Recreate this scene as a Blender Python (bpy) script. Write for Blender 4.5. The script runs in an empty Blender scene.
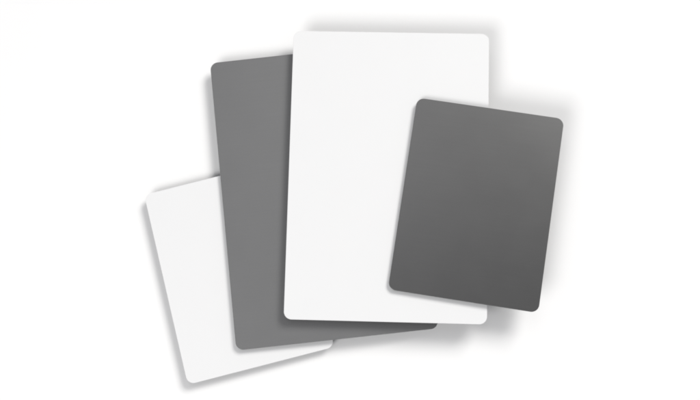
import bpy, bmesh, math
from mathutils import Vector, Matrix

scene = bpy.context.scene
coll = scene.collection
MM = 0.001

# ------------------------------------------------------------------ camera
PITCH, YAW, DIST = 0.131781, 0.014882, 1.0
back = Vector((math.sin(YAW), -math.sin(PITCH),
               math.sqrt(1 - math.sin(YAW) ** 2 - math.sin(PITCH) ** 2)))
cam_data = bpy.data.cameras.new('camera')
cam = bpy.data.objects.new('camera', cam_data)
coll.objects.link(cam)
fwd = -back
right = fwd.cross(Vector((0, 1, 0))).normalized()
up = right.cross(fwd)
cam.matrix_world = Matrix(((right.x, up.x, back.x, back.x * DIST),
                           (right.y, up.y, back.y, back.y * DIST),
                           (right.z, up.z, back.z, back.z * DIST),
                           (0, 0, 0, 1)))
cam_data.sensor_fit = 'HORIZONTAL'
cam_data.sensor_width = 36.0
cam_data.lens = 36.0 * 1000.0 / 700.0
cam_data.clip_start = 0.05
cam_data.clip_end = 50.0
scene.camera = cam

# ------------------------------------------------------------------ light
world = bpy.data.worlds.new('World')
scene.world = world
world.use_nodes = True
bg = world.node_tree.nodes['Background']
bg.inputs['Color'].default_value = (0.925, 0.94, 1.0, 1)     # even white studio tent
bg.inputs['Strength'].default_value = 0.27


def area_lamp(name, loc, target, size_x, size_y, power, colour, roll=0.0):
    d = bpy.data.lights.new(name, 'AREA')
    d.shape = 'RECTANGLE'
    d.size, d.size_y = size_x, size_y
    d.energy = power
    d.color = colour
    o = bpy.data.objects.new(name, d)
    coll.objects.link(o)
    o.location = loc
    q = (Vector(target) - Vector(loc)).to_track_quat('-Z', 'Y')
    o.rotation_euler = (q.to_matrix() @ Matrix.Rotation(roll, 3, 'Z')).to_euler()
    return o


# small studio head, high to the upper right of the table: throws the crisp
# shadows that fall to the left of and below every card
area_lamp('key_lamp', (1.50, 1.68, 2.75), (0, 0, 0), 1.3, 1.3, 116.0, (1.0, 0.987, 0.962))
# wide diffusion panel low on the camera's side: soft shadows above and right of the cards
area_lamp('fill_panel', (-0.78, -1.12, 1.85), (0, 0, 0), 0.95, 0.95, 32.0, (1.0, 0.992, 0.982))
# soft box overhead to the upper left: its sheen lies across the grey cards
area_lamp('soft_box', (-0.20, 0.56, 2.0), (-0.05, 0.0, 0.0), 0.55, 0.9, 3.5, (0.99, 0.99, 1.0))

vs = scene.view_settings
vs.view_transform = 'Standard'
vs.look = 'None'
vs.exposure = -0.325
vs.gamma = 1.0
vs.use_curve_mapping = False
scene.render.engine = 'CYCLES'
scene.cycles.max_bounces = 8
scene.cycles.use_denoising = True
scene.cycles.filter_width = 1.9


# ------------------------------------------------------------------ materials
def material(name, base, rough, ior=1.5, mottling=0.03, bump=0.04, scale=900.0, streak=0.0):
    m = bpy.data.materials.new(name)
    m.use_nodes = True
    nt = m.node_tree
    b = nt.nodes['Principled BSDF']
    b.inputs['IOR'].default_value = ior
    tc = nt.nodes.new('ShaderNodeTexCoord')
    # faint mottling of the stock, and a fine tooth in the surface
    n1 = nt.nodes.new('ShaderNodeTexNoise')
    n1.inputs['Scale'].default_value = 28.0
    n1.inputs['Detail'].default_value = 5.0
    n2 = nt.nodes.new('ShaderNodeTexNoise')
    n2.inputs['Scale'].default_value = scale
    n2.inputs['Detail'].default_value = 3.0
    nt.links.new(tc.outputs['Object'], n1.inputs['Vector'])
    nt.links.new(tc.outputs['Object'], n2.inputs['Vector'])
    add = nt.nodes.new('ShaderNodeMath')
    add.operation = 'ADD'
    nt.links.new(n1.outputs['Fac'], add.inputs[0])
    nt.links.new(n2.outputs['Fac'], add.inputs[1])
    ramp = nt.nodes.new('ShaderNodeMapRange')
    ramp.inputs['From Min'].default_value = 0.6
    ramp.inputs['From Max'].default_value = 1.4
    ramp.inputs['To Min'].default_value = 1.0 - mottling
    ramp.inputs['To Max'].default_value = 1.0 + mottling
    nt.links.new(add.outputs[0], ramp.inputs['Value'])
    mul = nt.nodes.new('ShaderNodeVectorMath')
    mul.operation = 'SCALE'
    mul.inputs[0].default_value = base
    # fine lines of the coating, running along the card's width
    mp = nt.nodes.new('ShaderNodeMapping')
    mp.inputs['Scale'].default_value = (14.0, 650.0, 14.0)
    n3 = nt.nodes.new('ShaderNodeTexNoise')
    n3.inputs['Scale'].default_value = 1.0
    n3.inputs['Detail'].default_value = 4.0
    nt.links.new(tc.outputs['Object'], mp.inputs['Vector'])
    nt.links.new(mp.outputs['Vector'], n3.inputs['Vector'])
    sr = nt.nodes.new('ShaderNodeMapRange')
    sr.inputs['From Min'].default_value = 0.3
    sr.inputs['From Max'].default_value = 0.7
    sr.inputs['To Min'].default_value = 1.0 - streak
    sr.inputs['To Max'].default_value = 1.0 + streak
    nt.links.new(n3.outputs['Fac'], sr.inputs['Value'])
    both = nt.nodes.new('ShaderNodeMath')
    both.operation = 'MULTIPLY'
    nt.links.new(ramp.outputs['Result'], both.inputs[0])
    nt.links.new(sr.outputs['Result'], both.inputs[1])
    nt.links.new(both.outputs[0], mul.inputs['Scale'])
    if streak:
        st = nt.nodes.new('ShaderNodeVectorMath')
        st.operation = 'SCALE'
        st.inputs[0].default_value = (1.0, 1.0, 1.0)
        nt.links.new(both.outputs[0], st.inputs['Scale'])
        nt.links.new(st.outputs['Vector'], b.inputs['Specular Tint'])
    nt.links.new(mul.outputs['Vector'], b.inputs['Base Color'])
    rr = nt.nodes.new('ShaderNodeMapRange')
    rr.inputs['To Min'].default_value = rough - 0.012
    rr.inputs['To Max'].default_value = rough + 0.012
    nt.links.new(n1.outputs['Fac'], rr.inputs['Value'])
    nt.links.new(rr.outputs['Result'], b.inputs['Roughness'])
    bp = nt.nodes.new('ShaderNodeBump')
    bp.inputs['Strength'].default_value = bump
    bp.inputs['Distance'].default_value = 0.0002
    nt.links.new(n2.outputs['Fac'], bp.inputs['Height'])
    nt.links.new(bp.outputs['Normal'], b.inputs['Normal'])
    return m


M_PAPER = material('white_seamless_paper', (0.88, 0.88, 0.88), 0.85, 1.35, 0.006, 0.03, 500)
M_WHITE = material('white_card_surface', (0.775, 0.777, 0.78), 0.55, 1.45, 0.006, 0.03)
M_GREY = material('grey_card_surface', (0.120, 0.121, 0.123), 0.42, 1.75, 0.03, 0.08, streak=0.012)
M_DARK = material('dark_grey_card_surface', (0.022, 0.022, 0.022), 0.33, 2.05, 0.03, 0.08, streak=0.014)
M_ADDED_SPACER = material('added_spacer_black', (0.03, 0.03, 0.03), 0.9, 1.3, 0.02, 0.2, 400)  # for the added spacers, black to keep the shade beneath dark
M_BACK = material('shade_deepening_back', (0.025, 0.025, 0.026), 0.6, 1.45, 0.03, 0.05)  # undersides blackened to cut bounce and deepen the shade around the cards


# ------------------------------------------------------------------ helpers
def link_mesh(name, bm, mat, parent=None, smooth=False):
    me = bpy.data.meshes.new(name)
    bmesh.ops.recalc_face_normals(bm, faces=bm.faces)
    bm.to_mesh(me)
    bm.free()
    me.materials.append(mat)
    if smooth:
        for p in me.polygons:
            p.use_smooth = True
    o = bpy.data.objects.new(name, me)
    coll.objects.link(o)
    if parent is not None:
        o.parent = parent
    return o


def rounded_outline(w, h, r, inset, seg=14):
    pts = []
    rr = r - inset
    for cx, cy, a0 in ((w / 2 - r, h / 2 - r, 0), (-w / 2 + r, h / 2 - r, 90),
                       (-w / 2 + r, -h / 2 + r, 180), (w / 2 - r, -h / 2 + r, 270)):
        for k in range(seg + 1):
            a = math.radians(a0 + 90 * k / seg)
            pts.append((cx + rr * math.cos(a), cy + rr * math.sin(a)))
    return pts


def sheet(w, h, r, layers):
    """layers: (z, inset) from bottom to top; closed slab with rounded corners."""
    bm = bmesh.new()
    rings = [[bm.verts.new((x, y, z)) for x, y in rounded_outline(w, h, r, ins)] for z, ins in layers]
    n = len(rings[0])
    for a, b in zip(rings[:-1], rings[1:]):
        for k in range(n):
            bm.faces.new((a[k], a[(k + 1) % n], b[(k + 1) % n], b[k]))
    bm.faces.new(rings[0][::-1])
    bm.faces.new(rings[-1])
    return bm


THICK = 1.3 * MM       # card thickness
SURF = {}              # name -> (origin, X, Y, N) of the face plane


def plane_z(pl, x, y, drop):
    """height of a card's plane (top face lowered by drop) above table point x, y"""
    o, _, _, n = pl
    p = o - n * drop
    return p.z - (n.x * (x - p.x) + n.y * (y - p.y)) / n.z


def card(w, h, cx, cy, cz, ang, sx, sy, front, reverse, label, pads):
    w, h = w * MM, h * MM
    X = Vector((math.cos(ang), math.sin(ang), sx)).normalized()
    Y = Vector((-math.sin(ang), math.cos(ang), sy))
    Y = (Y - X * X.dot(Y)).normalized()
    N = X.cross(Y)
    o = Vector((cx, cy, cz)) * MM
    plane = (o, X, Y, N)
    base = o - N * THICK
    root = bpy.data.objects.new('reference_card', None)
    root.empty_display_size = 0.02
    coll.objects.link(root)
    root.matrix_world = Matrix(((X.x, Y.x, N.x, base.x), (X.y, Y.y, N.y, base.y),
                                (X.z, Y.z, N.z, base.z), (0, 0, 0, 1)))
    root['label'] = label
    root['category'] = 'card'
    root['group'] = 'overlapping reference cards'
    r = 7.5 * MM
    half = THICK * 0.5
    e = 0.14 * MM
    link_mesh('back_sheet', sheet(w, h, r, ((0, e), (e, 0), (half, 0))), reverse, root)
    link_mesh('front_sheet', sheet(w, h, r, ((half + 2e-6, 0), (THICK - e * 1.5, 0),
                                             (THICK - e * 0.4, e * 0.5), (THICK, e * 1.5))), front, root)
    # unseen spacers added to lift the card for edge shade; each stands on what lies below it
    inv = root.matrix_world.inverted()
    for u, v, below in pads:
        c = o + X * (u * w) + Y * (v * h)
        bm = bmesh.new()
        lo, hi = [], []
        rad, seg = 9 * MM, 20
        for k in range(seg):
            a = 2 * math.pi * k / seg
            x, y = c.x + rad * math.cos(a), c.y + rad * math.sin(a)
            zb = 0.0 if below is None else plane_z(below, x, y, 0.0)
            zt = plane_z(plane, x, y, THICK)
            lo.append(bm.verts.new(inv @ Vector((x, y, zb))))
            hi.append(bm.verts.new(inv @ Vector((x, y, zt))))
        for k in range(seg):
            j = (k + 1) % seg
            bm.faces.new((lo[k], lo[j], hi[j], hi[k]))
        bm.faces.new(lo[::-1])
        bm.faces.new(hi)
        link_mesh('added_lift_spacer', bm, M_ADDED_SPACER, root)
    return plane


# ------------------------------------------------------------------ setting
bm = bmesh.new()
bmesh.ops.create_grid(bm, x_segments=8, y_segments=8, size=3.0)
table = link_mesh('tabletop', bm, M_PAPER)
table['kind'] = 'structure'
table['label'] = 'plain white paper surface under the cards'

# ------------------------------------------------------------------ cards
# width, height, centre x, y, z of the face (mm), turn, rise along width, rise along height
SHAPE = {
    'small_white': (146.3000, 191.2153, -109.3439, -70.6243, 12.0000, 0.2503, -0.0096, -0.0016),
    'large_grey': (196.0865, 286.8093, -27.3449, 4.6319, 18.0000, 0.1083, 0.0032, -0.0092),
    'large_white': (193.4605, 284.8629, 37.4733, 21.0485, 31.5000, -0.0260, 0.0153, -0.0087),
    'small_grey': (143.1981, 188.4727, 122.0231, -8.8289, 39.5000, -0.1574, 0.0251, 0.0019),
}
small_white = card(*SHAPE['small_white'], M_WHITE, M_BACK,
                   'small white card at the bottom of the pile, tucked under the large grey card',
                   [(u, v, None) for u in (-0.26, 0.26) for v in (-0.3, 0.3)])
large_grey = card(*SHAPE['large_grey'], M_GREY, M_BACK,
                  'large grey card lying between the small white card and the large white card',
                  [(-0.22, 0.36, None), (0.3, 0.36, None), (0.32, -0.34, None), (-0.2, -0.28, small_white)])
large_white = card(*SHAPE['large_white'], M_WHITE, M_BACK,
                   'large white card lying on the large grey card with the small grey card on it',
                   [(-0.25, 0.3, large_grey), (-0.25, -0.28, large_grey),
                    (0.36, 0.36, None), (0.36, -0.36, None)])
small_grey = card(*SHAPE['small_grey'], M_DARK, M_BACK,
                  'small dark grey satin card on top of the pile, resting on the large white card',
                  [(-0.2, 0.3, large_white), (-0.2, -0.3, large_white),
                   (0.33, 0.3, None), (0.3, -0.3, None)])
